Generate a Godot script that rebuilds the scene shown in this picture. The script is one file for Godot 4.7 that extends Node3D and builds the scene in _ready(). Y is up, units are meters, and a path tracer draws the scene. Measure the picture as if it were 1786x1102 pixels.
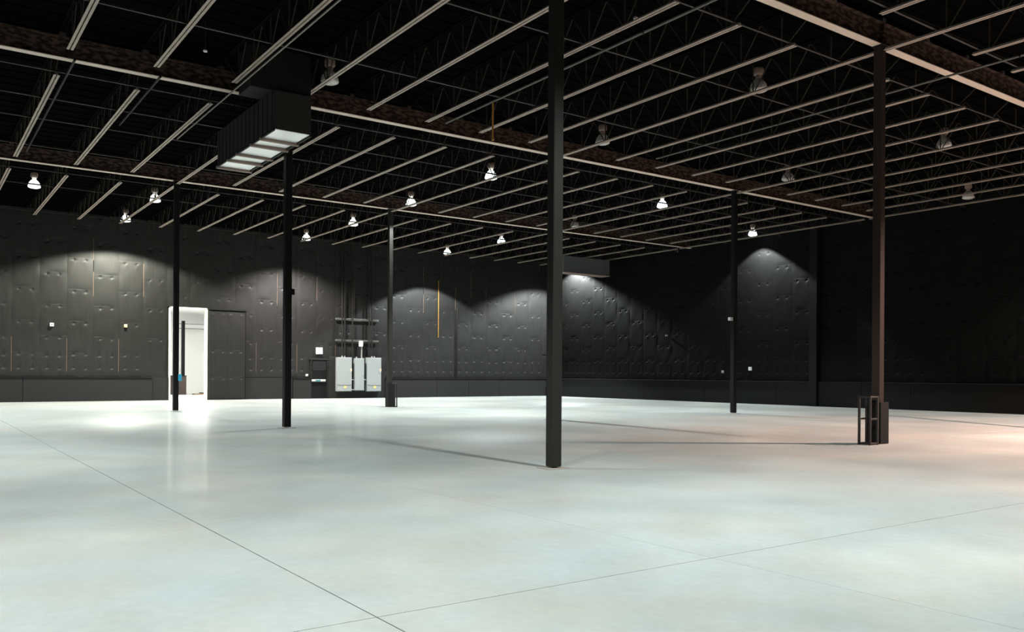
extends Node3D
# An empty black-painted warehouse with a polished concrete floor.
# Plan: +x runs along the girders (u), -z runs along the bar joists (v), y is up. The camera stands over the origin.

const U0 := 8.468      # first column line
const DU := 9.176      # column spacing along the girders
const V0 := 10.734     # near girder
const DV := 11.754     # girder spacing
const HG := 8.851      # underside of the girders
const HJ := 8.721      # underside of the joists
const DECK := 9.55     # underside of the roof deck
const WV := 47.83      # face of the left wall's insulation
const WU := 37.07      # face of the right wall's insulation
const JP := DU / 5.0   # joist spacing

var M := {}
var names := {}
var cache := {}
var rng := RandomNumberGenerator.new()


func _ready() -> void:
	rng.seed = 7
	# ---------------------------------------------------------------- camera, surroundings, exposure
	var f := 1485.4
	var cam := Camera3D.new()
	cam.name = "camera"
	cam.near = 0.05
	cam.far = 300.0
	cam.projection = Camera3D.PROJECTION_FRUSTUM
	cam.keep_aspect = Camera3D.KEEP_HEIGHT
	cam.size = 1102.0 / f * cam.near
	cam.frustum_offset = Vector2(0, 101.8 / f * cam.near)
	add_child(cam)
	cam.position = Vector3(0, 1.5, 0)
	cam.rotation = Vector3(0, -deg_to_rad(35.441), 0)
	cam.rotate_object_local(Vector3(0, 0, 1), deg_to_rad(0.357))
	cam.current = true
	var we := WorldEnvironment.new()
	we.name = "surroundings"
	var env := Environment.new()
	env.background_mode = Environment.BG_COLOR
	env.background_color = Color(0, 0, 0)
	env.tonemap_mode = Environment.TONE_MAPPER_LINEAR
	env.tonemap_exposure = 1.0
	env.sdfgi_enabled = true
	env.ssao_enabled = true
	env.ssil_enabled = true
	we.environment = env
	add_child(we)
	var E := 112.0
	var cool := Color(0.972, 1.0, 0.995)
	var warm := Color(1.0, 0.85, 0.79)
	# u, v, energy (0 = off), half cone, softness, colour, label
	var lamps := [
		[4.16, 39.0, E * 0.75, 62, 0.3, cool, "lit high-bay lamp furthest left, above and left of the white doorway"],
		[8.74, 45.0, E * 1.9, 70, 0.2, Color(1.0, 1.0, 0.93), "lit high-bay lamp close to the left wall, over its brightest greenish light patch"],
		[8.74, 39.0, E * 0.55, 62, 0.3, cool, "lit high-bay lamp just left of the column standing before the white doorway"],
		[18.05, 45.1, E * 1.9, 67, 0.55, Color(1.0, 0.97, 0.95), "lit high-bay lamp near the wall, just right of the column below the metal duct"],
		[18.13, 39.2, E * 0.65, 60, 0.3, cool, "lit high-bay lamp above the electrical cabinets, just left of the distant guarded column"],
		[18.0, 33.0, E * 0.6, 60, 0.3, cool, "lit high-bay lamp just right of the distant guarded column's top"],
		[27.12, 45.05, E * 1.6, 58, 0.14, cool, "lit high-bay lamp hanging lowest in view, by the wall right of the guarded column"],
		[17.97, 26.7, E * 2.2, 62, 0.3, cool, "lit high-bay lamp below the yellow pipe, left of the tall central column"],
		[27.25, 39.4, E * 0.35, 60, 0.3, cool, "lit high-bay lamp nearest on the left to the central column's shaft"],
		[27.05, 26.7, E * 1.05, 62, 0.3, cool, "large lit high-bay lamp alone between the central column and the small right column"],
		[36.27, 29.2, E * 0.9, 56, 0.18, cool, "lit high-bay lamp right of the small right column, over a cone of light"],
		[36.28, 44.8, E * 2.4, 68, 0.3, cool, "lit high-bay lamp in the far corner, hidden behind the tall central column"],
		[-0.4, 45.1, E, 66, 0.3, Color(1.0, 0.98, 0.95), "lit high-bay lamp by the left wall, beyond the left picture edge"],
		[8.38, 5.0, E * 1.45, 66, 0.35, cool, "lit high-bay lamp overhead on the camera side of the near girder, cool white"],
		[-0.7, 4.8, E * 1.04, 66, 0.35, cool, "lit high-bay lamp overhead, furthest to the camera's left"],
		[24.3, 6.1, E * 5.2, 66, 0.35, warm, "lit warm orange high-bay lamp beyond the right picture edge"],
		[-0.4, 33.0, E, 64, 0.3, cool, "added high-bay fill lamp beyond the left picture edge, before the far girder"],  # added out of view to brighten the left floor
		[-0.4, 26.6, E, 64, 0.3, cool, "added high-bay fill lamp beyond the left picture edge, past the middle girder"],  # added fill, evens out the dark band on the left floor
		[-0.4, 18.0, E * 1.3, 64, 0.3, cool, "added high-bay fill lamp beyond the left picture edge, before the middle girder"],  # added fill for the floor at mid left
		[36.0, 9.3, E * 2.6, 66, 0.3, Color(1.0, 0.95, 0.92), "added high-bay fill lamp beyond the right picture edge, near the right wall"],  # added out of view to lift the far right floor
		[8.74, 20.35, 0, 0, 0, cool, "unlit high-bay lamp just above the hanging metal duct"],
		[18.08, 20.5, 0, 0, 0, cool, "unlit high-bay lamp just right of the central column, before the middle girder"],
		[17.96, 14.3, 0, 0, 0, cool, "unlit high-bay lamp high up, left of the column carrying the near girder"],
		[27.1, 14.25, 0, 0, 0, cool, "unlit high-bay lamp right of the column carrying the near girder, upper one"],
		[27.05, 20.15, 0, 0, 0, cool, "unlit high-bay lamp above the right end of the middle girder"],
		[35.70, 17.75, 0, 0, 0, cool, "unlit high-bay lamp lowest on the right, against the dark right wall"],
		[27.2, 32.9, 0, 0, 0, cool, "unlit high-bay lamp just right of the central column, above the corner duct"],
	]
	make_materials()
	# ---------------------------------------------------------------- the setting, then what stands and hangs in it
	build_floor()
	build_walls()
	build_door()
	build_annex()
	build_ceiling()
	build_girders()
	build_columns()
	build_joists()
	for l in lamps:
		high_bay(l)
	build_pipes()
	build_ducts()
	build_electrics()
	build_small_things()


# ==================================================================== helpers
func V(u: float, v: float, h: float) -> Vector3:
	return Vector3(u, h, -v)


func mat(key: String, c: Color, rough := 0.7, metal := 0.0, spec := 0.5) -> StandardMaterial3D:
	var m := StandardMaterial3D.new()
	m.resource_name = key
	m.albedo_color = c.linear_to_srgb()   # given as real-world linear values
	m.roughness = rough
	m.metallic = metal
	m.metallic_specular = spec
	M[key] = m
	return m


func seamless(seed_: int, freq: float, w: int, h: int, oct := 4, kind := FastNoiseLite.TYPE_SIMPLEX_SMOOTH) -> PackedByteArray:
	var n := FastNoiseLite.new()
	n.seed = seed_
	n.noise_type = kind
	n.frequency = freq
	n.fractal_octaves = oct
	var im := n.get_seamless_image(w, h, false, false, 0.15)
	im.convert(Image.FORMAT_L8)
	return im.get_data()


func tex(w: int, h: int, rgb: PackedByteArray) -> ImageTexture:
	return ImageTexture.create_from_image(Image.create_from_data(w, h, false, Image.FORMAT_RGB8, rgb))


func make_materials() -> void:
	# polished concrete: cloudy trowel marks, paler and greener drifts, fine speckle
	var n := 1024
	var big := seamless(3, 0.004, n, n, 5)
	var mid := seamless(11, 0.014, n, n, 4)
	var fine := seamless(19, 0.12, n, n, 3)
	var wear := seamless(29, 0.0075, n, n, 5, FastNoiseLite.TYPE_PERLIN)
	var rgb := PackedByteArray()
	var ro := PackedByteArray()
	rgb.resize(n * n * 3)
	ro.resize(n * n * 3)
	for i in n * n:
		var a := (big[i] - 128) / 128.0
		var b := (mid[i] - 128) / 128.0
		var c := (fine[i] - 128) / 128.0
		var d := (wear[i] - 128) / 128.0
		var t := 1.0 + 0.07 * a + 0.028 * b + 0.028 * c - 0.03 * d
		var g := clampf(0.5 + 0.9 * d + 0.4 * b, 0.0, 1.0)    # greenish or buff
		rgb[i * 3] = int(clampf(214.0 * t * lerpf(1.012, 0.975, g), 0, 255))
		rgb[i * 3 + 1] = int(clampf(217.0 * t, 0, 255))
		rgb[i * 3 + 2] = int(clampf(211.0 * t * lerpf(0.985, 1.012, g), 0, 255))
		var r := int(clampf(96.0 + 26.0 * b + 30.0 * c + 18.0 * a, 40, 200))
		ro[i * 3] = r
		ro[i * 3 + 1] = r
		ro[i * 3 + 2] = r
	var m := mat("polished_concrete", Color(0.54, 0.545, 0.556), 0.33, 0.0, 0.32)
	m.albedo_texture = tex(n, n, rgb)
	m.uv1_triplanar = true
	m.uv1_world_triplanar = true
	m.uv1_scale = Vector3(1, 1, 1) / 17.0
	m.clearcoat_enabled = true
	m.clearcoat = 0.12
	m.clearcoat_roughness = 0.09
	mat("joint_filler", Color(0.20, 0.18, 0.15), 0.9)
	# black insulation facing: vertical streaks in the sheet
	var s := 512
	var st := seamless(41, 0.02, s, s, 4)
	var st2 := seamless(43, 0.05, s, s, 3)
	var q := PackedByteArray()
	q.resize(s * s * 3)
	for i in s * s:
		var t := clampf(205.0 * (1.0 + 0.09 * (st[i] - 128) / 128.0 + 0.06 * (st2[i] - 128) / 128.0), 0, 255)
		for k in 3:
			q[i * 3 + k] = int(t)
	var streak := tex(s, s, q)
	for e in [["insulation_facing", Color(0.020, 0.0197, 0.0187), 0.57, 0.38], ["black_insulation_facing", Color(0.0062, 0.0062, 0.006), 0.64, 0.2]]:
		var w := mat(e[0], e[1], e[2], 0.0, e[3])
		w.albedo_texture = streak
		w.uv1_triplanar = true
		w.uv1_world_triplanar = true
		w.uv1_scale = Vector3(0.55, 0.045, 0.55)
	mat("wall_backing", Color(0.02, 0.02, 0.02), 0.9)
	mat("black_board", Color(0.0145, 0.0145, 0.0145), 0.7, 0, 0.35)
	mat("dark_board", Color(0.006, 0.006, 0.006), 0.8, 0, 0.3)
	mat("ledge", Color(0.012, 0.012, 0.012), 0.8, 0, 0.3)
	mat("seam_tape", Color(0.10, 0.066, 0.042), 0.7)
	mat("deck_black", Color(0.002, 0.002, 0.002), 0.95, 0, 0.05)
	mat("chord_floor_sheen", Color(0.30, 0.24, 0.20), 0.6)  # lightened to stand in for floor light reflected off the dark underside
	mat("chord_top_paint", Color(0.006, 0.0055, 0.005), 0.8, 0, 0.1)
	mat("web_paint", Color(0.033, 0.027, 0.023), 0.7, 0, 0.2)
	mat("flange_floor_sheen", Color(0.54, 0.44, 0.37), 0.55)  # pale tone carries the bright floor's reflection under the girders
	# black overspray over brown primer on the girder webs
	var ov := seamless(57, 0.02, s, s, 5)
	var op := PackedByteArray()
	op.resize(s * s * 3)
	for i in s * s:
		var t := smoothstep(70.0, 190.0, ov[i] * 1.0)
		op[i * 3] = int(lerpf(125.0, 255.0, t))
		op[i * 3 + 1] = int(lerpf(122.0, 250.0, t))
		op[i * 3 + 2] = int(lerpf(120.0, 246.0, t))
	var gw := mat("girder_web_paint", Color(0.085, 0.058, 0.048), 0.75, 0, 0.2)
	gw.albedo_texture = tex(s, s, op)
	gw.uv1_triplanar = true
	gw.uv1_world_triplanar = true
	gw.uv1_scale = Vector3(0.35, 0.9, 0.35)
	mat("bridging_paint", Color(0.026, 0.02, 0.0165), 0.7)
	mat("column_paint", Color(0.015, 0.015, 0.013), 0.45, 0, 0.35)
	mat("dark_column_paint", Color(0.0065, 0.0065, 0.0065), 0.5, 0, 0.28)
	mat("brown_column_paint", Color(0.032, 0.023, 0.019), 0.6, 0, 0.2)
	mat("base_plate", Color(0.26, 0.24, 0.21), 0.8)
	mat("guard_black", Color(0.006, 0.006, 0.006), 0.6, 0, 0.3)
	mat("guard_bar", Color(0.014, 0.011, 0.0095), 0.55)
	mat("pipe_black", Color(0.016, 0.015, 0.014), 0.6, 0, 0.3)
	mat("conduit_grey", Color(0.095, 0.088, 0.08), 0.5)
	mat("conduit_light", Color(0.17, 0.155, 0.135), 0.45)
	mat("yellow_paint", Color(0.33, 0.16, 0.025), 0.5)
	mat("sheet_dark", Color(0.018, 0.018, 0.018), 0.5, 0.0, 0.5)
	mat("corner_sheet", Color(0.11, 0.115, 0.115), 0.5)
	mat("sheet_black", Color(0.010, 0.010, 0.010), 0.6, 0, 0.3)
	mat("galvanised", Color(0.96, 0.97, 0.965), 0.35, 0.12)
	mat("rust_bar", Color(0.21, 0.155, 0.13), 0.6)
	mat("cabinet_white", Color(0.275, 0.295, 0.295), 0.45)
	mat("cabinet_shadow", Color(0.25, 0.26, 0.26), 0.6)
	mat("label_yellow", Color(0.75, 0.55, 0.16), 0.6)
	mat("label_orange", Color(0.75, 0.50, 0.28), 0.6)
	mat("strut_grey", Color(0.25, 0.26, 0.25), 0.45)
	mat("white_paint", Color(0.85, 0.85, 0.83), 0.6)
	mat("cream_paint", Color(0.74, 0.73, 0.68), 0.6)
	mat("annex_floor", Color(0.75, 0.76, 0.75), 0.5)
	mat("brown_guard", Color(0.05, 0.035, 0.028), 0.7)
	mat("cardboard", Color(0.30, 0.22, 0.15), 0.9)
	mat("cyan_tag", Color(0.03, 0.38, 0.62), 0.5)
	mat("teal_tag", Color(0.03, 0.17, 0.20), 0.5)
	mat("metal_bar", Color(0.42, 0.42, 0.41), 0.4)
	mat("white_plastic", Color(0.75, 0.75, 0.73), 0.5)
	mat("ballast", Color(0.22, 0.16, 0.13), 0.55)
	mat("lamp_neck", Color(0.75, 0.73, 0.70), 0.5)
	mat("refractor_off", Color(0.52, 0.50, 0.48), 0.3)
	var l := mat("lamp_refractor_lit", Color(0.9, 0.92, 0.92), 0.3)
	l.emission_enabled = true
	l.emission = Color(0.95, 1.0, 0.99)
	l.emission_energy_multiplier = 2.6
	var g2 := mat("lamp_collar_lit", Color(0.8, 0.8, 0.78), 0.4)
	g2.emission_enabled = true
	g2.emission = Color(1.0, 0.97, 0.93)
	g2.emission_energy_multiplier = 0.75
	var pan := mat("lamp_panel", Color(0.95, 0.95, 0.95), 0.5)
	pan.emission_enabled = true
	pan.emission = Color(1, 1, 0.98)
	pan.emission_energy_multiplier = 1.5
	var ex := mat("sign_light", Color(0.75, 0.85, 0.82), 0.4)
	ex.emission_enabled = true
	ex.emission = Color(0.75, 0.95, 0.9)
	ex.emission_energy_multiplier = 0.5


func mb() -> SurfaceTool:
	var st := SurfaceTool.new()
	st.begin(Mesh.PRIMITIVE_TRIANGLES)
	st.set_smooth_group(-1)
	return st


func quad(st: SurfaceTool, a: Vector3, b: Vector3, c: Vector3, d: Vector3) -> void:   # clockwise seen from the front
	for p in [a, b, c, a, c, d]:
		st.add_vertex(p)


func box(st: SurfaceTool, c: Vector3, s: Vector3, basis := Basis()) -> void:
	var h := s * 0.5
	var p := []
	for i in 8:
		p.append(c + basis * Vector3(h.x if i & 1 else -h.x, h.y if i & 2 else -h.y, h.z if i & 4 else -h.z))
	for q in [[0, 2, 3, 1], [5, 7, 6, 4], [4, 6, 2, 0], [1, 3, 7, 5], [2, 6, 7, 3], [4, 0, 1, 5]]:
		quad(st, p[q[3]], p[q[2]], p[q[1]], p[q[0]])


func cbox(st: SurfaceTool, c: Vector3, s: Vector3, b := 0.008) -> void:   # a box with chamfered edges
	var h := s * 0.5
	b = minf(b, minf(h.x, minf(h.y, h.z)) * 0.6)
	var g := h - Vector3(b, b, b)
	var pt := func(sx: int, sy: int, sz: int, ax: int) -> Vector3:
		return c + Vector3(sx * (h.x if ax == 0 else g.x), sy * (h.y if ax == 1 else g.y), sz * (h.z if ax == 2 else g.z))
	var face := func(pts: Array) -> void:
		var ctr := Vector3.ZERO
		for p in pts:
			ctr += p
		ctr /= pts.size()
		var nrm: Vector3 = (pts[1] - pts[0]).cross(pts[2] - pts[0])
		if nrm.dot(ctr - c) > 0:
			pts.reverse()
		for k in range(1, pts.size() - 1):
			for p in [pts[0], pts[k], pts[k + 1]]:
				st.add_vertex(p)
	for sg in [-1, 1]:
		face.call([pt.call(sg, -1, -1, 0), pt.call(sg, 1, -1, 0), pt.call(sg, 1, 1, 0), pt.call(sg, -1, 1, 0)])
		face.call([pt.call(-1, sg, -1, 1), pt.call(1, sg, -1, 1), pt.call(1, sg, 1, 1), pt.call(-1, sg, 1, 1)])
		face.call([pt.call(-1, -1, sg, 2), pt.call(1, -1, sg, 2), pt.call(1, 1, sg, 2), pt.call(-1, 1, sg, 2)])
		for sh in [-1, 1]:
			face.call([pt.call(sg, sh, -1, 0), pt.call(sg, sh, 1, 0), pt.call(sg, sh, 1, 1), pt.call(sg, sh, -1, 1)])
			face.call([pt.call(sg, -1, sh, 0), pt.call(sg, 1, sh, 0), pt.call(sg, 1, sh, 2), pt.call(sg, -1, sh, 2)])
			face.call([pt.call(-1, sg, sh, 1), pt.call(1, sg, sh, 1), pt.call(1, sg, sh, 2), pt.call(-1, sg, sh, 2)])
			for si in [-1, 1]:
				face.call([pt.call(sg, sh, si, 0), pt.call(sg, sh, si, 1), pt.call(sg, sh, si, 2)])


func bar(st: SurfaceTool, a: Vector3, b: Vector3, w: float, t: float) -> void:   # a flat bar from a to b
	var y := (b - a).normalized()
	var x := Vector3(1, 0, 0) if absf(y.x) < 0.9 else Vector3(0, 1, 0)
	var z := x.cross(y).normalized()
	x = y.cross(z).normalized()
	box(st, (a + b) * 0.5, Vector3(w, (b - a).length(), t), Basis(x, y, z))


func tube(st: SurfaceTool, a: Vector3, b: Vector3, r: float, n := 10) -> void:
	var y := (b - a).normalized()
	var x := y.cross(Vector3(0.31, 0.17, 0.93)).normalized()
	var z := x.cross(y)
	st.set_smooth_group(1)
	for i in n:
		var p := TAU * i / n
		var q := TAU * (i + 1) / n
		var e := (x * cos(p) + z * sin(p)) * r
		var g := (x * cos(q) + z * sin(q)) * r
		quad(st, a + e, a + g, b + g, b + e)
	st.set_smooth_group(-1)
	for i in n:
		var p := TAU * i / n
		var q := TAU * (i + 1) / n
		var e := (x * cos(p) + z * sin(p)) * r
		var g := (x * cos(q) + z * sin(q)) * r
		for v in [a, a + g, a + e, b, b + e, b + g]:
			st.add_vertex(v)


func lathe(st: SurfaceTool, c: Vector3, prof: Array, n := 20) -> void:   # [radius, height] from bottom to top
	st.set_smooth_group(1)
	for k in prof.size() - 1:
		for i in n:
			var p := TAU * i / n
			var q := TAU * (i + 1) / n
			var a := c + Vector3(cos(p) * prof[k][0], prof[k][1], sin(p) * prof[k][0])
			var b := c + Vector3(cos(q) * prof[k][0], prof[k][1], sin(q) * prof[k][0])
			var d := c + Vector3(cos(p) * prof[k + 1][0], prof[k + 1][1], sin(p) * prof[k + 1][0])
			var e := c + Vector3(cos(q) * prof[k + 1][0], prof[k + 1][1], sin(q) * prof[k + 1][0])
			if prof[k][0] > 0.0001:
				for v in [a, b, e]:
					st.add_vertex(v)
			if prof[k + 1][0] > 0.0001:
				for v in [a, e, d]:
					st.add_vertex(v)
	st.set_smooth_group(-1)


func fin(st: SurfaceTool) -> ArrayMesh:
	st.generate_normals()
	st.index()
	return st.commit()


func numbered(called: String) -> String:
	var k: int = names.get(called, 0)
	names[called] = k + 1
	return called if k == 0 else "%s_%03d" % [called, k]


func tag(o: Node, label: String, category := "", group := "", kind := "") -> void:
	if label:
		o.set_meta("label", label)
	if category:
		o.set_meta("category", category)
	if group:
		o.set_meta("group", group)
	if kind:
		o.set_meta("kind", kind)


func thing(called: String, at: Vector3, label: String, category: String, group := "", kind := "") -> Node3D:
	var o := Node3D.new()
	o.name = numbered(called)
	add_child(o)
	o.position = at
	tag(o, label, category, group, kind)
	return o


func part(called: String, mesh: Mesh, material: String, parent: Node, label := "") -> MeshInstance3D:
	var o := MeshInstance3D.new()
	o.name = called if parent != self else numbered(called)
	o.mesh = mesh
	o.material_override = M[material]
	parent.add_child(o, true)
	if label:
		o.set_meta("label", label)
	return o


func whole(called: String, mesh: Mesh, material: String, at: Vector3, label: String, category: String, group := "", kind := "") -> MeshInstance3D:
	var o := part(called, mesh, material, self)
	o.position = at
	tag(o, label, category, group, kind)
	return o


func boxmesh(s: Vector3, bevel := 0.0) -> ArrayMesh:
	var st := mb()
	if bevel > 0:
		cbox(st, Vector3.ZERO, s, bevel)
	else:
		box(st, Vector3.ZERO, s)
	return fin(st)


# ==================================================================== floor
func build_floor() -> void:
	var fl := thing("floor", Vector3.ZERO, "pale polished concrete floor of the whole hall, with saw-cut joints", "floor", "", "structure")
	var st := mb()
	box(st, V(12.2, 17.5, -0.13), Vector3(51.5, 0.23, 61.6))
	part("joint_filler", fin(st), "joint_filler", fl)
	var us := [-13.0, -6.8, -0.7, 2.37]
	for k in range(1, 12):
		us.append(2.37 + 3.05 * k)
	us[-1] = 37.4
	var vs := []
	for k in range(-3, 9):
		vs.append(4.75 + 5.89 * k)
	vs[-1] = 48.2
	for i in us.size() - 1:
		for j in vs.size() - 1:
			var gu0 := joint_u(us[i])
			var gu1 := joint_u(us[i + 1])
			var gv0 := joint_v(vs[j])
			var gv1 := joint_v(vs[j + 1])
			var lo := Vector2(us[i] + gu0 / 2, vs[j] + gv0 / 2)
			var hi := Vector2(us[i + 1] - gu1 / 2, vs[j + 1] - gv1 / 2)
			var s := Vector3(hi.x - lo.x, 0.1, hi.y - lo.y)
			var key := "slab %.3f %.3f" % [s.x, s.z]
			if not cache.has(key):
				cache[key] = boxmesh(s)
			var o := part("concrete_slab", cache[key], "polished_concrete", fl)
			o.position = V((lo.x + hi.x) / 2, (lo.y + hi.y) / 2, -0.05)


func joint_u(u: float) -> float:
	if absf(u - 2.37) < 0.1:
		return 0.011
	return 0.004 if absf(u - 5.42) < 0.1 else 0.0012


func joint_v(v: float) -> float:
	return 0.006 if absf(v - 4.75) < 0.1 else 0.0015


# ==================================================================== walls
func quilt(w: float, h: float, pins: Array, seed_: int) -> ArrayMesh:   # a soft insulation batt: front face in x, y (0 at its foot), bulging to +z, dented at its pins
	var key := "quilt %.2f %.2f %s %d" % [w, h, str(pins), seed_]
	if cache.has(key):
		return cache[key]
	var r := RandomNumberGenerator.new()
	r.seed = seed_ * 71 + int(h * 100)
	var xs := [-0.5 * w, -0.5 * w + 0.025]
	for c in [-0.28, 0.28]:
		for d in [-0.11, -0.06, -0.03, 0.0, 0.03, 0.06, 0.11]:
			xs.append(c + d)
	xs.append_array([-0.07, 0.07, 0.5 * w - 0.025, 0.5 * w])
	xs.sort()
	var ys := [0.0, 0.025, h - 0.025, h]
	for p in pins:
		for d in [-0.13, -0.07, -0.035, 0.0, 0.03, 0.06]:
			if p + d > 0.04 and p + d < h - 0.04:
				ys.append(p + d)
	var y := 0.2
	while y < h - 0.1:
		var ok := true
		for e in ys:
			if absf(e - y) < 0.07:
				ok = false
		if ok:
			ys.append(y)
		y += 0.16
	ys.sort()
	var off := []
	for p in pins:
		for c in [-0.28, 0.28]:
			off.append([c + r.randf_range(-0.02, 0.02), p + r.randf_range(-0.02, 0.02), r.randf_range(0.022, 0.038)])
	var wav := [r.randf_range(0, TAU), r.randf_range(0, TAU), r.randf_range(0.003, 0.008)]
	var st := SurfaceTool.new()
	st.begin(Mesh.PRIMITIVE_TRIANGLES)
	st.set_smooth_group(1)
	var pt := func(i: int, j: int) -> Vector3:
		var x: float = xs[i]
		var yy: float = ys[j]
		var edge: float = minf(minf(x + w / 2, w / 2 - x), minf(yy, h - yy))
		var z: float = 0.007 * (1.0 - exp(-edge / 0.05)) + wav[2] * sin(x * 5.0 + wav[0]) * sin(yy * 4.0 + wav[1])
		if edge < 0.001:
			z = 0.0
		for o in off:
			var dx: float = x - o[0]
			var dy: float = yy - o[1]
			z -= o[2] * exp(-(dx * dx + dy * dy) / 0.0035)
			z += 0.55 * o[2] * exp(-(dx * dx / 0.008 + (dy + 0.10) * (dy + 0.10) / 0.003))   # the sag below a pin
		return Vector3(x, yy, z)
	for j in ys.size() - 1:
		for i in xs.size() - 1:
			quad(st, pt.call(i, j), pt.call(i, j + 1), pt.call(i + 1, j + 1), pt.call(i + 1, j))
	cache[key] = fin(st)
	return cache[key]


func quilts(parent: Node, odd: bool, from: float, material: String, place: Transform3D) -> void:
	var seams := [from]
	for s in ([3.30, 4.88, 6.48, 8.10, 9.52] if odd else [2.47, 4.07, 5.67, 7.27, 8.87, 9.52]):
		if s > from + 0.3:
			seams.append(s)
	for k in seams.size() - 1:
		var h: float = seams[k + 1] - seams[k]
		var pins := [snappedf(h - 0.12, 0.01)]
		if k == 0 and from < 2.0:
			pins.append(0.42)
			if odd:
				pins.append(1.05)
		var o := part("insulation_panel", quilt(1.201, snappedf(h, 0.01), pins, rng.randi() % 3), material, parent)
		o.transform = place * Transform3D(Basis(), Vector3(0, seams[k], 0))


func build_walls() -> void:
	# the left wall, with the doorway cut out
	var w := thing("wall_left", Vector3.ZERO, "dark quilted insulation wall on the left, with the white doorway and electrical cabinets", "wall", "", "structure")
	var st := mb()
	var face := WV + 0.10
	for r in [[-13.3, 11.47, 0.0, 9.9], [13.49, 37.5, 0.0, 9.9], [11.47, 13.49, 5.02, 9.9]]:
		box(st, V((r[0] + r[1]) / 2, face + 0.12, (r[2] + r[3]) / 2), Vector3(r[1] - r[0], r[3] - r[2], 0.24))
	part("backing", fin(st), "wall_backing", w)
	for n in range(-4, 28):
		var c := 4.77 + 1.203 * n
		if c > WU:
			break
		var from := 1.25
		if n == 6 or n == 7:
			from = 5.03
		elif n == 5:
			from = 0.04
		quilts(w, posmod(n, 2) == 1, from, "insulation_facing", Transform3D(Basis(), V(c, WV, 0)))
	for h in [1.25, 2.9, 4.5, 6.1, 7.7]:   # the narrow strip that closes the corner
		var o := part("insulation_panel", quilt(0.42, 1.6, [], 9), "insulation_facing", w)
		o.position = V(36.86, WV, h)
	# strips of tape showing brown in some seams
	for n in range(-3, 27):
		var u := 4.77 - 0.6015 + 1.203 * n
		if u > 11.2 and u < 15.6:
			continue
		var spans := []
		if posmod(n, 2) == 0 and u < 22:
			spans.append([1.5, 3.2])
		if posmod(n, 2) == 1 and rng.randf() < 0.8:
			spans.append([5.3 + rng.randf_range(0, 0.5), 7.2])
		if rng.randf() < 0.12:
			spans.append([6.6, 8.3])
		for sp in spans:
			var o := part("seam_tape", boxmesh(Vector3(0.022, sp[1] - sp[0], 0.012)), "seam_tape", w)
			o.position = V(u, WV - 0.004, (sp[0] + sp[1]) / 2)
	# the right wall
	var e := thing("wall_right", Vector3.ZERO, "black quilted insulation wall along the right side of the hall", "wall", "", "structure")
	st = mb()
	box(st, V(WU + 0.22, 17.4, 4.95), Vector3(0.24, 9.9, 61.6))
	part("backing", fin(st), "wall_backing", e)
	for n in range(0, 33):
		var c := 47.15 - 1.203 * n
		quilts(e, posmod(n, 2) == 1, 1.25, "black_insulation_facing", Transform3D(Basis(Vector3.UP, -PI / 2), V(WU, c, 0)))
	# board skirting along the feet of both walls
	var b := thing("baseboard_left", Vector3.ZERO, "knee-high black board wainscot along the foot of the left wall", "wainscot", "", "structure")
	for r in [[-6.0, 0.0], [0.0, 4.65], [4.66, 10.62], [18.35, 19.45], [24.3, 28.0], [28.01, 30.45], [30.46, 32.9], [32.91, 36.9]]:
		var len: float = r[1] - r[0]
		var o := part("board", boxmesh(Vector3(len - 0.006, 1.19, 0.14), 0.006), "black_board", b)
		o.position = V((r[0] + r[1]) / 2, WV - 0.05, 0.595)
		var l := part("ledge", boxmesh(Vector3(len, 0.045, 0.2), 0.006), "ledge", b)
		l.position = V((r[0] + r[1]) / 2, WV - 0.06, 1.2125)
	var plain := part("board", boxmesh(Vector3(0.83, 1.22, 0.06), 0.006), "black_board", b)
	plain.position = V(11.04, WV - 0.005, 0.61)
	for r in [[15.55, 18.34]]:
		var o := part("board", boxmesh(Vector3(r[1] - r[0], 1.22, 0.06), 0.006), "black_board", b)
		o.position = V((r[0] + r[1]) / 2, WV - 0.005, 0.61)
	var c := thing("baseboard_right", Vector3.ZERO, "knee-high black board wainscot along the foot of the right wall", "wainscot", "", "structure")
	for n in range(0, 14):
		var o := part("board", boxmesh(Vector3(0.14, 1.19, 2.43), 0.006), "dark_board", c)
		o.position = V(WU - 0.05, 46.5 - 2.44 * n, 0.595)
		var l := part("ledge", boxmesh(Vector3(0.2, 0.045, 2.44), 0.006), "ledge", c)
		l.position = V(WU - 0.06, 46.5 - 2.44 * n, 1.2125)
	# the two walls that close the hall outside the picture
	whole("wall_rear", boxmesh(Vector3(51, 9.9, 0.3)), "deck_black", V(12.2, -13.2, 4.95), "plain black wall behind the camera, out of view", "wall", "", "structure")
	whole("wall_side", boxmesh(Vector3(0.3, 9.9, 61.6)), "deck_black", V(-13.3, 17.4, 4.95), "plain black wall far to the camera's left, out of view", "wall", "", "structure")
	# a pilaster on the right wall
	st = mb()
	cbox(st, Vector3(0, 4.7, 0), Vector3(0.3, 9.4, 0.42), 0.01)
	whole("wall_pilaster", fin(st), "dark_column_paint", V(WU - 0.17, 25.85, 0), "flat black pilaster rising up the right wall beside the cone of light", "pilaster", "", "structure")


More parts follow.
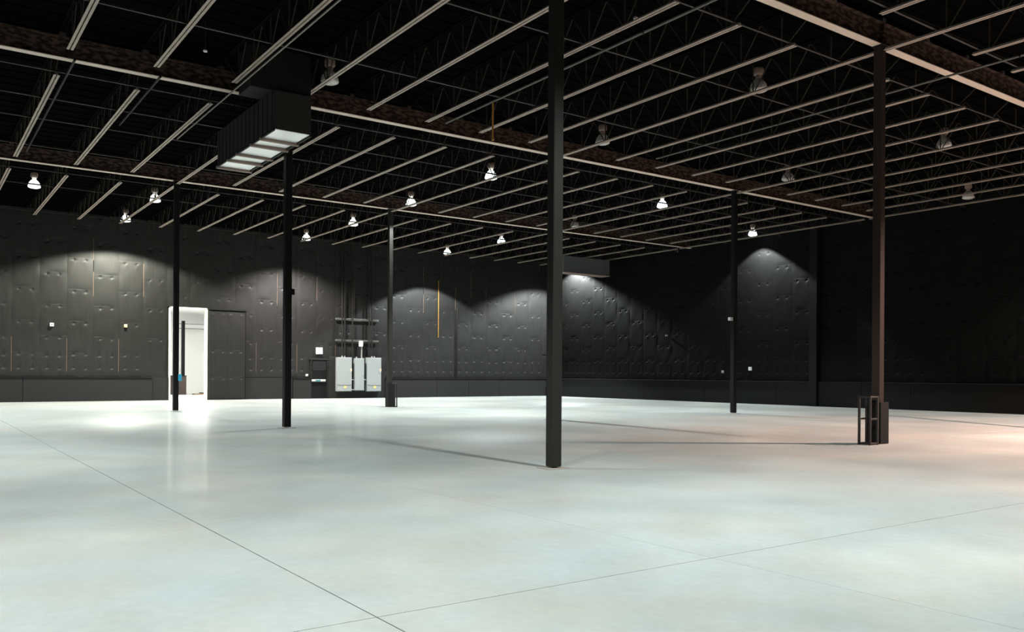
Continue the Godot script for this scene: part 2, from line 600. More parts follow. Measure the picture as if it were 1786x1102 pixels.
# ==================================================================== doorway, sliding leaf, bright room behind
func build_door() -> void:
	var d := thing("door_1", V(12.48, WV, 0), "tall open doorway with pale frame and a quilted sliding leaf pushed right", "doorway", "", "structure")
	for s in [-1, 1]:
		var o := part("jamb", boxmesh(Vector3(0.07, 5.02, 0.46), 0.006), "cream_paint", d)
		o.position = Vector3(s * 0.975, 2.51, -0.15)
	var hd := part("header", boxmesh(Vector3(2.02, 0.06, 0.46), 0.006), "cream_paint", d)
	hd.position = Vector3(0, 4.99, -0.15)
	var leaf := part("sliding_leaf", boxmesh(Vector3(1.98, 4.86, 0.09), 0.01), "wall_backing", d)
	leaf.position = Vector3(2.04, 2.47, 0.13)
	for r in [[0.0, 1.25], [1.255, 2.7], [2.705, 4.82]]:
		for c in [-0.495, 0.495]:
			var o := part("leaf_panel", quilt(0.985, snappedf(r[1] - r[0], 0.01), [snappedf(r[1] - r[0] - 0.12, 0.01)], 5), "insulation_facing", leaf)
			o.position = Vector3(c, r[0] - 2.41, 0.06)
	var tr := part("track", boxmesh(Vector3(2.1, 0.09, 0.22), 0.008), "ledge", d)
	tr.position = Vector3(2.06, 4.98, 0.13)
	var e := part("edge_trim", boxmesh(Vector3(0.03, 4.9, 0.2), 0.006), "ledge", d)
	e.position = Vector3(3.06, 2.46, 0.08)


func build_annex() -> void:
	var at := 55.5
	whole("floor_annex", boxmesh(Vector3(10, 0.2, 14.6)), "annex_floor", V(14.6, at, -0.1), "white floor of the bright room beyond the doorway", "floor", "", "structure")
	whole("ceiling_annex", boxmesh(Vector3(10, 0.2, 14.6)), "white_paint", V(14.6, at, 5.75), "white ceiling of the bright room beyond the doorway", "ceiling", "", "structure")
	whole("wall_annex_back", boxmesh(Vector3(10, 5.9, 0.2)), "white_paint", V(14.6, at + 7.3, 2.85), "white back wall of the bright room seen through the doorway", "wall", "", "structure")
	whole("wall_annex_left", boxmesh(Vector3(0.2, 5.9, 14.6)), "white_paint", V(9.7, at, 2.85), "white left wall of the bright room beyond the doorway", "wall", "", "structure")
	whole("wall_annex_right", boxmesh(Vector3(0.2, 5.9, 14.6)), "white_paint", V(19.5, at, 2.85), "white right wall of the bright room beyond the doorway", "wall", "", "structure")
	var st := mb()
	box(st, Vector3(0, 2.5, 0), Vector3(0.2, 5.0, 0.2))
	whole("annex_column", fin(st), "dark_column_paint", V(15.36, 60.2, 0), "black steel column inside the white room, seen through the doorway", "column")
	st = mb()
	cbox(st, Vector3(0, 0.62, 0), Vector3(0.92, 1.24, 0.5), 0.02)
	var g := thing("column_guard", V(14.98, 59.85, 0), "dark brown guard box at the foot of the white room's column", "guard")
	part("body", fin(st), "brown_guard", g)
	var lid := part("cap", boxmesh(Vector3(0.96, 0.05, 0.54), 0.01), "guard_black", g)
	lid.position = Vector3(0, 1.26, 0)
	var bm := thing("annex_beam", V(16.9, 61.6, 4.55), "pale grey ceiling beam inside the white room, right of its column", "beam")
	for r in [[0.32, 0.05, "upper_flange"], [0.0, 0.04, "lower_flange"]]:
		var o := part(r[2], boxmesh(Vector3(2.9, r[1], 0.3), 0.006), "strut_grey", bm)
		o.position = Vector3(0, r[0], 0)
	var wb := part("web", boxmesh(Vector3(2.9, 0.3, 0.03)), "white_paint", bm)
	wb.position = Vector3(0, 0.16, 0)
	var cb := thing("cardboard_sheet", V(16.3, 59.3, 0), "brown cardboard lying flat on the white room's floor, behind the doorway", "cardboard")
	var c1 := part("lower_flap", boxmesh(Vector3(0.95, 0.07, 0.8), 0.01), "cardboard", cb)
	c1.position = Vector3(0, 0.035, 0)
	var c2 := part("upper_flap", boxmesh(Vector3(0.45, 0.07, 0.6), 0.01), "brown_guard", cb)
	c2.position = Vector3(0.2, 0.105, 0)
	var lamp := thing("annex_ceiling_light", V(14.6, 51.0, 5.58), "white ceiling light panel inside the bright room, hidden above the doorway", "ceiling light")
	var fr := part("frame", boxmesh(Vector3(2.1, 0.06, 1.1), 0.01), "white_paint", lamp)
	fr.position = Vector3(0, 0.03, 0)
	var pn := part("diffuser", boxmesh(Vector3(2.0, 0.04, 1.0), 0.006), "lamp_panel", lamp)
	pn.position = Vector3(0, -0.02, 0)
	var a := AreaLight3D.new()
	a.name = "panel_light"
	a.area_size = Vector2(2.0, 1.0)
	a.light_energy = 135.0
	a.light_color = Color(1, 1, 0.98)
	a.shadow_enabled = true
	a.set("area_range", 40.0)
	lamp.add_child(a)
	a.position = Vector3(0, -0.06, 0)
	a.rotation = Vector3(-PI / 2, 0, 0)


# ==================================================================== roof
func build_ceiling() -> void:
	var st := mb()
	box(st, V(12.2, 17.5, DECK + 0.25), Vector3(51.5, 0.5, 61.6))
	# shallow ribs of the steel deck
	var v := -12.0
	while v < 47.0:
		box(st, V(12.2, v, DECK - 0.015), Vector3(50.5, 0.03, 0.09))
		v += 0.6
	whole("ceiling", fin(st), "deck_black", Vector3.ZERO, "black-painted steel roof deck above the joists", "ceiling", "", "structure")


func build_girders() -> void:
	var say := ["near steel girder lit pink, crossing the picture's upper right corner", "middle steel girder passing behind the hanging duct and the central column", "far steel girder running left to right above the doorway column"]
	for j in 3:
		var g := thing("girder", V(12.1, V0 + DV * j, HG), say[j], "girder", "steel girders under the roof")
		var L := 49.8
		for r in [["bottom_flange", Vector3(L, 0.022, 0.21), 0.011, "flange_floor_sheen"], ["web", Vector3(L, 0.47, 0.016), 0.257, "girder_web_paint"], ["top_flange", Vector3(L, 0.022, 0.21), 0.503, "girder_web_paint"]]:
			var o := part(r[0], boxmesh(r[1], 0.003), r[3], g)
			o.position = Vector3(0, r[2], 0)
		for i in 4:   # stiffener plates over the columns
			for s in [-1, 1]:
				var o := part("stiffener", boxmesh(Vector3(0.014, 0.468, 0.09), 0.002), "girder_web_paint", g)
				o.position = Vector3(U0 + DU * i - 12.1, 0.257, s * 0.055)


func make_column(u: float, v: float, paint: String, label: String) -> Node3D:
	var c := thing("steel_column", V(u, v, 0), label, "column", "steel columns under the girders")
	if not cache.has("shaft"):
		var st := mb()
		cbox(st, Vector3(0, HG / 2 + 0.01, 0), Vector3(0.19, HG - 0.04, 0.19), 0.014)
		cache.shaft = fin(st)
		cache.cap = boxmesh(Vector3(0.27, 0.02, 0.24), 0.003)
		cache.foot = boxmesh(Vector3(0.42, 0.012, 0.36), 0.003)
	part("shaft", cache.shaft, paint, c)
	var k := part("cap_plate", cache.cap, "dark_column_paint", c)
	k.position.y = HG - 0.01
	var b := part("base_plate", cache.foot, "base_plate", c)
	b.position.y = 0.006
	return c


func build_columns() -> void:
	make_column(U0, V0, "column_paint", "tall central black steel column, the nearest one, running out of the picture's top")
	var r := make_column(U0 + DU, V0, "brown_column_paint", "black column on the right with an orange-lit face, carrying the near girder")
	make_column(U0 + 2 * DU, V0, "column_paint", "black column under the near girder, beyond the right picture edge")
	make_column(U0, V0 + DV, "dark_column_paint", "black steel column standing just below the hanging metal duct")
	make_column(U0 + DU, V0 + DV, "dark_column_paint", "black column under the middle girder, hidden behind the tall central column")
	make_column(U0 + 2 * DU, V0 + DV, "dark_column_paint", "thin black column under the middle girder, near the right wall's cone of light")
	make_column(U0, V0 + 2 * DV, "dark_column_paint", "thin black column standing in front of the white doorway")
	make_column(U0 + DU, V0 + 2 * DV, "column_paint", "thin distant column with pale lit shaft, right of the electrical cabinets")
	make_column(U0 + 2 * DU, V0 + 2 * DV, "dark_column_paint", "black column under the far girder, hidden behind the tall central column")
	# guards round two of the feet
	guard(U0 + DU, V0, -1, 0.92, "black sheet guard and open frame at the orange-lit right column's foot")
	guard(U0 + DU, V0 + 2 * DV, 1, 1.05, "small black sheet guard and open frame at the distant lit column's foot")


func guard(u: float, v: float, side: int, h: float, label: String) -> void:
	var g := thing("column_guard", V(u, v, 0), label, "guard", "guards at column feet")
	var off := 0.03
	for r in [["side_plate", Vector3(0.008, h, 0.3), Vector3(off - 0.155, h / 2 + 0.012, 0)], ["side_plate", Vector3(0.008, h, 0.3), Vector3(off + 0.155, h / 2 + 0.012, 0)], ["front_plate", Vector3(0.32, h, 0.008), Vector3(off, h / 2 + 0.012, 0.15)], ["rear_plate", Vector3(0.32, h, 0.008), Vector3(off, h / 2 + 0.012, -0.15)]]:
		var o := part(r[0], boxmesh(r[1], 0.002), "guard_black", g)
		o.position = r[2]
	# the open frame beside it
	var x0 := 0.20 if side > 0 else -0.50
	var x1 := 0.30 if side > 0 else -0.22
	var top := 1.07
	for x in [x0, x1]:
		for z in [-0.13, 0.13]:
			var o := part("post", boxmesh(Vector3(0.045, top, 0.045), 0.004), "guard_bar", g)
			o.position = Vector3(x, top / 2, z)
	for y in [0.03, 0.57, top - 0.02]:
		for z in [-0.13, 0.13]:
			var o := part("rail", boxmesh(Vector3(x1 - x0, 0.04, 0.03), 0.004), "guard_bar", g)
			o.position = Vector3((x0 + x1) / 2, y, z)
	for x in [x0, x1]:
		for y in [0.03, top - 0.02]:
			var o := part("cross_rail", boxmesh(Vector3(0.03, 0.04, 0.25), 0.004), "guard_bar", g)
			o.position = Vector3(x, y, 0)


# ==================================================================== bar joists
func chord(a: float, b: float, y: float, leg: float, up: bool) -> ArrayMesh:   # two angles back to back, with a gap between
	var st := mb()
	for s in [-1, 1]:
		box(st, Vector3(s * (0.014 + leg / 2), y, -(a + b) / 2), Vector3(leg, 0.007, b - a))
		box(st, Vector3(s * 0.0175, y + (leg / 2 if up else -leg / 2), -(a + b) / 2), Vector3(0.007, leg, b - a))
	return fin(st)


func make_joist(tied: bool, last: bool) -> Node3D:
	var t := Node3D.new()
	t.name = "bar_joist"
	var end := DV if not last else WV - 0.03 - (V0 + 2 * DV)
	var top := DECK - 0.045 - HJ
	part("bottom_chord", chord(0.13 if tied else 0.87, (DV - 0.13) if tied and not last else 10.62, 0.004, 0.055, true), "chord_floor_sheen", t)
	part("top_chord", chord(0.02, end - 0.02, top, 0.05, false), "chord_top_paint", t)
	for s in [0.06, DV - 0.06]:
		if last and s > 1:
			continue
		var o := part("bearing_seat", boxmesh(Vector3(0.13, 0.075, 0.1), 0.004), "bridging_paint", t)
		o.position = Vector3(0, top - 0.092, -s)
	var mid := 5.745
	var key_n := 9
	for j in key_n:
		var s := mid + 1.13 * (j - 4)
		for d in [-1, 1]:
			var reach := 0.565
			if (j == 0 and d < 0) or (j == key_n - 1 and d > 0 and not last):
				reach = 1.02
			var key := "web %.2f %d" % [reach, d]
			if not cache.has(key):
				var st := mb()
				bar(st, Vector3(0, 0.02, -d * 0.03), Vector3(0, top - 0.02, -d * reach), 0.022, 0.022)
				cache[key] = fin(st)
			var o := part("web_diagonal", cache[key], "web_paint", t)
			o.position = Vector3(0, 0, -s)
		if not cache.has("upright"):
			var st := mb()
			bar(st, Vector3(0, 0.02, 0), Vector3(0, top - 0.02, 0), 0.026, 0.026)
			cache.upright = fin(st)
		var w := part("web_upright", cache.upright, "web_paint", t)
		w.position = Vector3(0, 0, -s)
	if last:
		for j in 4:
			var s := mid + 1.13 * (5 + j) - 0.565
			if s > end - 0.1:
				break
			var o := part("web_upright", cache.upright, "web_paint", t)
			o.position = Vector3(0, 0, -s)
	return t


func build_joists() -> void:
	var word := ["no", "first", "second", "third", "fourth"]
	var bays := ["on camera side of near girder", "between near and middle girders", "between middle and far girders", "between far girder and left wall"]
	var protos := {}
	for bay in 4:
		for k in range(-5, 16):
			if bay == 0 and k < 2 or bay == 0 and k > 9:
				continue
			var tied := k % 5 == 0
			var key := [tied, bay == 3]
			if not protos.has(key):
				protos[key] = make_joist(tied, bay == 3)
			var o: Node3D = protos[key].duplicate()
			o.name = numbered("bar_joist")
			add_child(o)
			o.position = V(U0 + JP * k, V0 + DV * (bay - 1), HJ)
			var where := ""
			if k < 0:
				where = "%s left of the central column's line" % (word[-k] if -k < 5 else "fifth")
			elif k == 0:
				where = "on the central column's line"
			elif k < 3:
				where = "%s right of the central column's line" % word[k]
			elif k < 5:
				where = "%s left of the orange-lit column's line" % word[5 - k]
			elif k == 5:
				where = "on the orange-lit column's line"
			elif k < 8:
				where = "%s right of the orange-lit column's line" % word[k - 5]
			elif k < 10:
				where = "%s left of the small right column's line" % word[10 - k]
			elif k == 10:
				where = "on the small right column's line"
			elif k < 13:
				where = "%s right of the small right column's line" % word[k - 10]
			else:
				where = "%s before the right wall" % ["third", "second", "first"][k - 13]
			tag(o, "bar joist %s, %s" % [bays[bay], where], "roof joist", "bar joists under the roof deck")
	for p in protos.values():
		p.free()
	# long bridging angles tying the joists together
	var lines := [[9.45, 8.0, "nearest the camera, before the near girder"], [11.70, 5.0, "just beyond the near girder"], [14.42, -6.0, "a few steps beyond the near girder"], [18.5, -6.0, "halfway between near and middle girders"],
		[23.35, -6.0, "just beyond the middle girder"], [25.77, -6.0, "a few steps beyond the middle girder"], [27.98, -6.0, "halfway between middle and far girders"], [31.4, -6.0, "just before the far girder"], [35.13, -6.0, "just beyond the far girder"], [37.97, -6.0, "a few steps beyond the far girder"], [44.25, -6.0, "along the joist ends before the left wall"]]
	for l in lines:
		var st := mb()
		var L: float = WU - 0.1 - l[1]
		box(st, Vector3(0, 0, 0), Vector3(L, 0.006, 0.05))
		box(st, Vector3(0, 0.025, -0.022), Vector3(L, 0.05, 0.006))
		whole("bridging_angle", fin(st), "bridging_paint", V(l[1] + L / 2, l[0], HJ + 0.075), "thin steel bridging angle crossing the joists, " + l[2], "bridging", "bridging angles across the joists")


# ==================================================================== lamps
func high_bay(l: Array) -> void:
	var lit: bool = l[2] > 0
	var t := thing("high_bay_lamp", V(l[0], l[1], 8.86), l[6], "ceiling lamp", "high-bay lamps under the roof")
	if not cache.has("refractor"):
		var st := mb()
		lathe(st, Vector3.ZERO, [[0.0, 0.0], [0.16, 0.0], [0.225, 0.03], [0.23, 0.06], [0.215, 0.12], [0.185, 0.20], [0.14, 0.27], [0.10, 0.31], [0.0, 0.31]], 24)
		for i in 24:   # the prismatic ribs of the refractor
			var a := TAU * i / 24.0
			var d := Vector3(cos(a), 0, sin(a))
			bar(st, d * 0.226 + Vector3(0, 0.05, 0), d * 0.185 + Vector3(0, 0.20, 0), 0.008, 0.01)
		cache.refractor = fin(st)
		st = mb()
		lathe(st, Vector3.ZERO, [[0.0, 0.31], [0.085, 0.31], [0.075, 0.36], [0.085, 0.41], [0.0, 0.41]], 18)
		cache.collar = fin(st)
		st = mb()
		lathe(st, Vector3.ZERO, [[0.0, 0.41], [0.09, 0.41], [0.125, 0.44], [0.13, 0.58], [0.11, 0.62], [0.0, 0.625]], 18)
		for i in 12:
			var a := TAU * i / 12.0
			var d := Vector3(cos(a), 0, sin(a))
			bar(st, d * 0.132 + Vector3(0, 0.45, 0), d * 0.132 + Vector3(0, 0.575, 0), 0.008, 0.012)
		cache.ballast = fin(st)
		st = mb()
		tube(st, Vector3(0, 0.62, 0), Vector3(0, DECK - 8.86, 0), 0.014, 8)
		cache.hook = fin(st)
	part("refractor", cache.refractor, "lamp_refractor_lit" if lit else "refractor_off", t)
	part("collar", cache.collar, "lamp_collar_lit" if lit else "ballast", t)
	part("ballast_housing", cache.ballast, "ballast", t)
	part("hook", cache.hook, "guard_bar", t)
	if lit:
		var s := SpotLight3D.new()
		s.name = "lamp_light"
		s.light_energy = l[2]
		s.light_color = l[5]
		s.spot_angle = l[3]
		s.spot_angle_attenuation = l[4]
		s.spot_range = 80.0
		s.spot_attenuation = 2.0
		s.light_size = 0.12
		s.shadow_enabled = true
		t.add_child(s)
		s.position = Vector3(0, -0.03, 0)
		s.rotation = Vector3(-PI / 2, 0, 0)


# ==================================================================== pipes and conduits
func run(called: String, pts: Array, r: float, material: String, label: String, category: String, hangers := true, group := "") -> void:
	var a: Vector3 = pts[0]
	var t := thing(called, a, label, category, group)
	var st := mb()
	for k in pts.size() - 1:
		tube(st, pts[k] - a, pts[k + 1] - a, r, 10)
	part("pipe", fin(st), material, t)
	if hangers:
		var p: Vector3 = pts[0]
		var q: Vector3 = pts[1]
		var n := int((q - p).length() / 3.0)
		for i in n:
			var c := p.lerp(q, (i + 0.5) / n) - a
			var h := mb()
			tube(h, c + Vector3(0, r * 0.5, 0), Vector3(c.x, DECK - a.y - 0.02, c.z), 0.006, 6)
			part("hanger_rod", fin(h), "pipe_black", t)
			var g := mb()
			lathe(g, Vector3.ZERO, [[r + 0.002, -0.02], [r + 0.008, -0.02], [r + 0.008, 0.02], [r + 0.002, 0.02]], 10)
			var o := part("clamp", fin(g), "pipe_black", t)
			o.position = c
			o.rotation = Vector3(PI / 2, 0, 0) if absf(q.z - p.z) > absf(q.x - p.x) else Vector3(0, 0, PI / 2)


func build_pipes() -> void:
	run("sprinkler_pipe", [V(12.33, 20.6, 8.55), V(12.33, 8.0, 8.55)], 0.026, "conduit_grey", "thin grey pipe running beside the joists behind the central column, above the yellow pipe", "pipe", true, "pipes hung under the joists")
	run("sprinkler_pipe", [V(19.78, 19.8, 8.52), V(19.78, 4.0, 8.52)], 0.026, "conduit_grey", "thin grey pipe under the joists, passing behind the orange-lit right column", "pipe", true, "pipes hung under the joists")
	run("conduit", [V(6.68, 27.0, 8.59), V(6.68, 10.0, 8.59)], 0.02, "conduit_light", "light conduit running up past the left side of the hanging metal duct", "conduit", false, "pipes hung under the joists")
	run("sprinkler_pipe", [V(3.13, 31.5, 8.6), V(3.1, 21.6, 8.6)], 0.028, "pipe_black", "dark pipe crossing under the middle girder, furthest left", "pipe", true, "pipes hung under the joists")
	run("sprinkler_pipe", [V(4.97, 26.5, 8.6), V(4.95, 21.6, 8.6)], 0.028, "pipe_black", "dark pipe crossing under the middle girder, second from left", "pipe", true, "pipes hung under the joists")
	# the yellow drop on the grey pipe
	var y := thing("yellow_pipe", V(12.33, 18.25, 7.55), "short yellow pipe dropping from a grey pipe before the middle girder", "pipe")
	var st := mb()
	tube(st, Vector3(0, 0.02, 0), Vector3(0, 0.97, 0), 0.024, 12)
	part("pipe", fin(st), "yellow_paint", y)
	st = mb()
	tube(st, Vector3(0, 0, 0), Vector3(0, 0.06, 0), 0.034, 12)
	part("end_cap", fin(st), "yellow_paint", y)
	# sprinkler heads and other small fittings, pale against the black roof
	for e in [[12.27, 18.69, 8.9, "small white sprinkler head above the yellow pipe"], [12.28, 12.92, 8.9, "small white sprinkler head right of the central column, near the picture's top"], [5.57, 20.07, 8.9, "small pale sprinkler head left of the hanging duct, near the middle girder"]]:
		var h := thing("sprinkler", V(e[0], e[1], e[2]), e[3], "sprinkler", "small sprinklers under the roof")
		st = mb()
		lathe(st, Vector3.ZERO, [[0.0, -0.04], [0.045, -0.03], [0.05, 0.0], [0.02, 0.03], [0.0, 0.04]], 12)
		part("head", fin(st), "white_plastic", h)
		st = mb()
		tube(st, Vector3(0, 0.03, 0), Vector3(0, DECK - e[2] - 0.01, 0), 0.012, 8)
		part("drop_pipe", fin(st), "pipe_black", h)
	# a short rod hanging by the right wall
	var hr := thing("hanging_rod", V(36.9, 35.15, 8.72), "short pale rod hanging from the roof in front of the black right wall", "rod")
	st = mb()
	tube(st, Vector3(0, 0, 0), Vector3(0, 0.55, 0), 0.02, 8)
	part("rod", fin(st), "conduit_light", hr)
	st = mb()
	tube(st, Vector3(0, 0.55, 0), Vector3(0, DECK - 8.73, 0), 0.01, 8)
	part("wire", fin(st), "pipe_black", hr)


# ==================================================================== ducts
func build_ducts() -> void:
	# the hanging duct in the middle of the roof: u 7.35 to 8.28, v 20.45 to 25.1, underside at 7.5
	var d := thing("hanging_duct", V(7.81, 22.77, 7.5), "dark ribbed sheet-metal duct hanging from the roof with a bright mirror-like underside", "duct")
	var W := 0.93
	var L := 4.65
	var st := mb()
	for s in [-1, 1]:
		box(st, Vector3(s * W / 2, 0.47, 0), Vector3(0.02, 0.94, L))
	box(st, Vector3(0, 0.95, 0), Vector3(W + 0.02, 0.02, L))
	box(st, Vector3(0, 0.47, L / 2), Vector3(W, 0.94, 0.02))
	box(st, Vector3(0, 0.47, -L / 2), Vector3(W, 0.94, 0.02))
	part("casing", fin(st), "sheet_dark", d)
	for k in 14:   # standing seams up the long sides
		for s in [-1, 1]:
			var o := part("seam_rib", boxmesh(Vector3(0.022, 0.94, 0.035), 0.004), "sheet_dark", d)
			o.position = Vector3(s * (W / 2 + 0.018), 0.47, L / 2 - 0.15 - k * (L - 0.3) / 13.0)
	# the underside: bare sheets between paired bars
	var cuts := [20.45, 21.38, 22.12, 23.29, 24.09, 25.08]
	for k in 5:
		var a: float = cuts[k]
		var b: float = cuts[k + 1]
		var o := part("underside_sheet", boxmesh(Vector3(W - 0.05, 0.012, b - a - 0.01), 0.002), "galvanised", d)
		o.position = Vector3(0, -0.006, -((a + b) / 2 - 22.77))
		o.rotation = Vector3([0.0, 0.05, 0.0, 0.05, -0.03][k] * 0.3, 0, [0.0, 0.02, -0.015, 0.02, 0.0][k])
		var r := part("cross_bar", boxmesh(Vector3(W + 0.1, 0.07, 0.1), 0.006), "rust_bar", d)
		r.position = Vector3(0, -0.05, -(b - 22.77))
	for s in [-1, 1]:
		var o := part("edge_flange", boxmesh(Vector3(0.05, 0.06, L + 0.02), 0.006), "sheet_black", d)
		o.position = Vector3(s * (W / 2 + 0.01), -0.02, 0)
	# the riser to the roof
	var ri := part("riser", boxmesh(Vector3(1.54, 1.06, 0.9), 0.01), "sheet_black", d)
	ri.position = Vector3(-0.25, 1.5, 1.75)
	for z in [-1.9, -0.5, 0.9]:
		for s in [-1, 1]:
			var h := mb()
			tube(h, Vector3(s * 0.38, 0.95, z), Vector3(s * 0.38, DECK - 7.5 - 0.01, z), 0.01, 6)
			part("hanger_rod", fin(h), "pipe_black", d)
	# the duct in the far corner
	var c := thing("corner_duct", V(34.07, 40.35, 7.72), "ribbed sheet-metal duct hanging before the right wall, near the far corner", "duct")
	st = mb()
	box(st, Vector3(0, 0.48, 0), Vector3(3.7, 0.96, 0.7))
	part("casing", fin(st), "corner_sheet", c)
	for k in 9:
		var o := part("seam_rib", boxmesh(Vector3(0.04, 0.96, 0.03), 0.004), "corner_sheet", c)
		o.position = Vector3(-1.8 + k * 0.45, 0.48, 0.365)
	var fl := part("bottom_flange", boxmesh(Vector3(3.75, 0.06, 0.8), 0.006), "rust_bar", c)
	fl.position = Vector3(0, -0.02, 0)
	for s in [-1.6, -0.5, 1.1]:
		var h := mb()
		tube(h, Vector3(s, 0.95, 0), Vector3(s, DECK - 7.73, 0), 0.01, 6)
		part("hanger_rod", fin(h), "pipe_black", c)


# ==================================================================== electrics on the left wall
func cabinet(called: String, u0: float, u1: float, h0: float, h1: float, label: String, big: bool) -> void:
	var w := u1 - u0
	var h := h1 - h0
	var c := thing(called, V((u0 + u1) / 2, WV - 0.235, h0), label, "electrical cabinet", "white electrical cabinets on the left wall")
	var b := part("body", boxmesh(Vector3(w, h, 0.28), 0.012), "cabinet_white", c)
	b.position = Vector3(0, h / 2, 0)
	if big:
		var d := part("door", boxmesh(Vector3(w - 0.04, h - 0.44, 0.03), 0.008), "cabinet_white", c)
		d.position = Vector3(0, 0.42 + (h - 0.44) / 2, 0.155)
		var hd := part("handle", boxmesh(Vector3(0.05, 0.2, 0.04), 0.008), "metal_bar", d)
		hd.position = Vector3(w / 2 - 0.1, 0.0, 0.03)
		var lo := part("lower_cover", boxmesh(Vector3(w - 0.06, 0.36, 0.03), 0.008), "cabinet_white", c)
		lo.position = Vector3(0, 0.2, 0.15)
		var gp := part("recess", boxmesh(Vector3(w - 0.12, 0.05, 0.02), 0.004), "cabinet_shadow", c)
		gp.position = Vector3(0.02, 0.40, 0.172)
		var y := part("warning_label", boxmesh(Vector3(0.17, 0.12, 0.006)), "label_yellow", c, "yellow warning label")
		y.position = Vector3(0.03, 0.26, 0.17)
		var o := part("tag_label", boxmesh(Vector3(0.12, 0.15, 0.006)), "label_orange", c, "orange tag label")
		o.position = Vector3(w / 2 - 0.07, h * 0.63, 0.175)
	else:
		var d := part("door", boxmesh(Vector3(w - 0.05, h - 0.06, 0.03), 0.008), "cabinet_white", c)
		d.position = Vector3(0, h / 2, 0.15)
		var hd := part("handle", boxmesh(Vector3(0.03, 0.12, 0.03), 0.006), "metal_bar", d)
		hd.position = Vector3(w / 2 - 0.08, 0.0, 0.03)
	for x in ([-0.1, 0.06] if big else [-0.15]):
		var g := mb()
		tube(g, Vector3(x, h - 0.01, 0), Vector3(x, h + 0.09, 0), 0.04, 10)
		part("conduit_hub", fin(g), "cabinet_white", c)


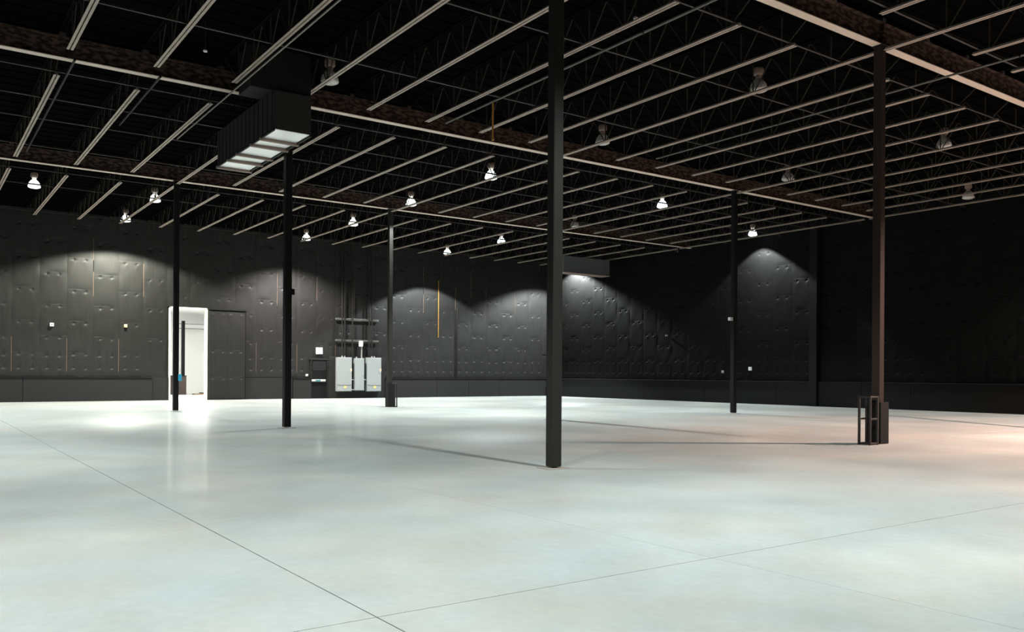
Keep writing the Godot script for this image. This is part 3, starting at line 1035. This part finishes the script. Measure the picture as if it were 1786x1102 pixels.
func build_electrics() -> void:
	var bd := whole("backing_board", boxmesh(Vector3(3.75, 2.5, 0.05), 0.008), "black_board", V(22.42, WV - 0.062, 1.27), "black plywood board on the left wall behind the white electrical cabinets", "board")
	bd.set_meta("category", "board")
	cabinet("electrical_cabinet", 20.98, 21.92, 0.42, 2.46, "white electrical cabinet on the left, nearest the black exit door", true)
	cabinet("electrical_cabinet", 22.13, 22.74, 0.46, 2.42, "narrow white electrical cabinet between the two wide ones", false)
	cabinet("electrical_cabinet", 22.94, 23.88, 0.41, 2.47, "white electrical cabinet on the right, nearest the distant guarded column", true)
	for e in [[1.12, 21.92, 22.13, "short pale pipe linking the left and narrow cabinets at mid height"], [1.12, 22.74, 22.94, "short pale pipe linking the narrow and right cabinets"], [0.52, 21.92, 22.13, "short pale pipe linking the left and narrow cabinets at their foot"]]:
		var st := mb()
		tube(st, V(e[1] - 0.02, 0, 0), V(e[2] + 0.02, 0, 0), 0.035, 10)
		whole("link_pipe", fin(st), "metal_bar", V(0, WV - 0.235, e[0]), e[3], "pipe", "link pipes between the cabinets")
	var hs := [["leftmost", 21.35], ["second", 21.52], ["third", 22.02], ["fourth", 23.13], ["fifth", 23.32]]
	for e in hs:
		var st := mb()
		tube(st, Vector3.ZERO, Vector3(0, 6.9, 0), 0.042, 10)
		var o := whole("wall_conduit", fin(st), "pipe_black", V(e[1], WV - 0.2, 2.56), "dark conduit rising from the electrical cabinets, %s of five" % e[0], "conduit", "dark conduits above the cabinets")
		o.set_meta("group", "dark conduits above the cabinets")
	for e in [[4.77, "upper"], [3.49, "lower"]]:
		var st := mb()
		box(st, Vector3.ZERO, Vector3(2.85, 0.07, 0.02))
		for s in [-1, 1]:
			box(st, Vector3(0, s * 0.04, 0.03), Vector3(2.85, 0.012, 0.07))
		whole("strut_channel", fin(st), "strut_grey", V(22.38, WV - 0.11, e[0]), "pale horizontal strut holding the conduits above the cabinets, %s one" % e[1], "strut", "struts above the cabinets")
	var fx := thing("wall_fitting", V(22.66, WV - 0.15, 2.42), "small white fitting on a short grey pipe above the narrow cabinet", "fitting")
	var st2 := mb()
	tube(st2, Vector3.ZERO, Vector3(0, 0.72, 0), 0.045, 10)
	part("pipe", fin(st2), "strut_grey", fx)
	st2 = mb()
	cbox(st2, Vector3(-0.08, 0.88, 0.06), Vector3(0.22, 0.34, 0.2), 0.03)
	part("head", fin(st2), "white_plastic", fx)
	# black exit door with its bar, and the lit sign over it
	var d := thing("door_2", V(19.97, WV - 0.02, 0), "black exit door with a pale push bar, left of the electrical cabinets", "door", "", "structure")
	for s in [-1, 1]:
		var o := part("jamb", boxmesh(Vector3(0.08, 2.32, 0.16), 0.006), "ledge", d)
		o.position = Vector3(s * 0.52, 1.16, 0)
	var hd := part("header", boxmesh(Vector3(1.3, 0.1, 0.18), 0.006), "black_board", d)
	hd.position = Vector3(0, 2.33, 0)
	var lf := part("leaf", boxmesh(Vector3(0.96, 2.26, 0.06), 0.006), "dark_column_paint", d)
	lf.position = Vector3(0, 1.14, 0.02)
	var pb := part("push_bar", boxmesh(Vector3(0.86, 0.13, 0.09), 0.015), "metal_bar", d)
	pb.position = Vector3(-0.06, 1.07, 0.1)
	var pc := part("bar_label", boxmesh(Vector3(0.3, 0.1, 0.006)), "teal_tag", pb, "teal label on the push bar")
	pc.position = Vector3(-0.05, 0, 0.048)
	var gl := part("vision_panel", boxmesh(Vector3(0.84, 0.55, 0.012), 0.003), "ledge", d)
	gl.position = Vector3(0, 1.93, 0.055)
	var sg := thing("exit_light", V(19.97, WV - 0.04, 2.62), "square white lit light box above the black exit door", "sign")
	var bx := part("housing", boxmesh(Vector3(0.4, 0.4, 0.1), 0.015), "white_plastic", sg)
	bx.position = Vector3(0, 0.2, 0)
	var ln := part("lamp_face", boxmesh(Vector3(0.33, 0.33, 0.02), 0.006), "sign_light", sg)
	ln.position = Vector3(0, 0.2, 0.055)
	var ol := OmniLight3D.new()
	ol.name = "sign_glow"
	ol.light_energy = 0.03
	ol.light_color = Color(0.8, 1.0, 0.95)
	ol.light_size = 0.15
	ol.omni_range = 60.0
	ol.omni_attenuation = 2.0
	ol.shadow_enabled = true
	sg.add_child(ol)
	ol.position = Vector3(0, 0.2, 0.25)


# ==================================================================== small things
func plate(called: String, at: Vector3, s: Vector3, material: String, label: String, category: String, inner := "guard_black", turn := 0.0) -> void:
	var t := thing(called, at, label, category)
	t.rotation.y = turn
	part("box", boxmesh(s, 0.008), material, t)
	var o := part("face", boxmesh(Vector3(s.x * 0.45, s.y * 0.45, 0.012), 0.003), inner, t)
	o.position = Vector3(0, 0, s.z / 2 + 0.004)


func build_small_things() -> void:
	plate("wall_box", V(5.9, WV - 0.07, 3.83), Vector3(0.17, 0.17, 0.1), "white_plastic", "small white box on the left wall, the further left of two", "box", "strut_grey")
	plate("wall_box", V(9.3, WV - 0.07, 3.9), Vector3(0.15, 0.16, 0.1), "label_orange", "small pinkish box on the left wall, between white box and doorway", "box", "white_plastic")
	plate("wall_box", V(19.18, WV - 0.1, 1.38), Vector3(0.14, 0.14, 0.1), "metal_bar", "small pale box on the wall, left of the black exit door", "box", "white_plastic")
	plate("wall_box", V(WU - 0.08, 29.89, 1.88), Vector3(0.17, 0.19, 0.1), "white_plastic", "small white box low on the right wall, right of the small right column", "box", "white_plastic", -PI / 2)
	plate("wall_box", V(WU - 0.08, 36.09, 3.88), Vector3(0.14, 0.1, 0.1), "strut_grey", "tiny grey box on the right wall, far left of the small right column", "box", "strut_grey", -PI / 2)
	plate("wall_box", V(WU - 0.08, 31.78, 1.72), Vector3(0.11, 0.14, 0.1), "strut_grey", "tiny grey box low on the right wall, just left of the small right column", "box", "metal_bar", -PI / 2)
	plate("column_box", V(U0 + 2 * DU - 0.18, V0 + DV + 0.02, 3.75), Vector3(0.17, 0.12, 0.12), "white_plastic", "small white box clamped to the side of the small right column", "box", "strut_grey")
	plate("column_box", V(U0 + 0.145, V0 + DV, 3.72), Vector3(0.09, 0.16, 0.12), "guard_black", "small black box on the side of the column below the duct", "box", "guard_black")
	var t := thing("hanging_tag", V(U0 + 0.13, V0 + 2 * DV - 0.12, 1.17), "small bright blue tag on the column in front of the doorway", "tag")
	var a := part("card", boxmesh(Vector3(0.13, 0.26, 0.03), 0.006), "cyan_tag", t)
	a.position = Vector3(0, 0.13, 0)
	var s := part("strap", boxmesh(Vector3(0.02, 0.22, 0.02), 0.003), "white_plastic", t)
	s.position = Vector3(0, 0.36, 0)
	# pipes running up the left wall towards the far corner
	var st := mb()
	tube(st, Vector3.ZERO, Vector3(0, 3.7, 0), 0.025, 10)
	whole("wall_pipe", fin(st), "yellow_paint", V(28.13, WV - 0.03, 3.85), "yellow pipe running up the wall inside a light patch, right of the guarded column", "pipe")
	st = mb()
	tube(st, Vector3.ZERO, Vector3(0, 4.6, 0), 0.05, 10)
	whole("wall_pipe", fin(st), "pipe_black", V(29.58, WV - 0.05, 1.26), "black pipe running up the wall, right of the yellow wall pipe", "pipe")
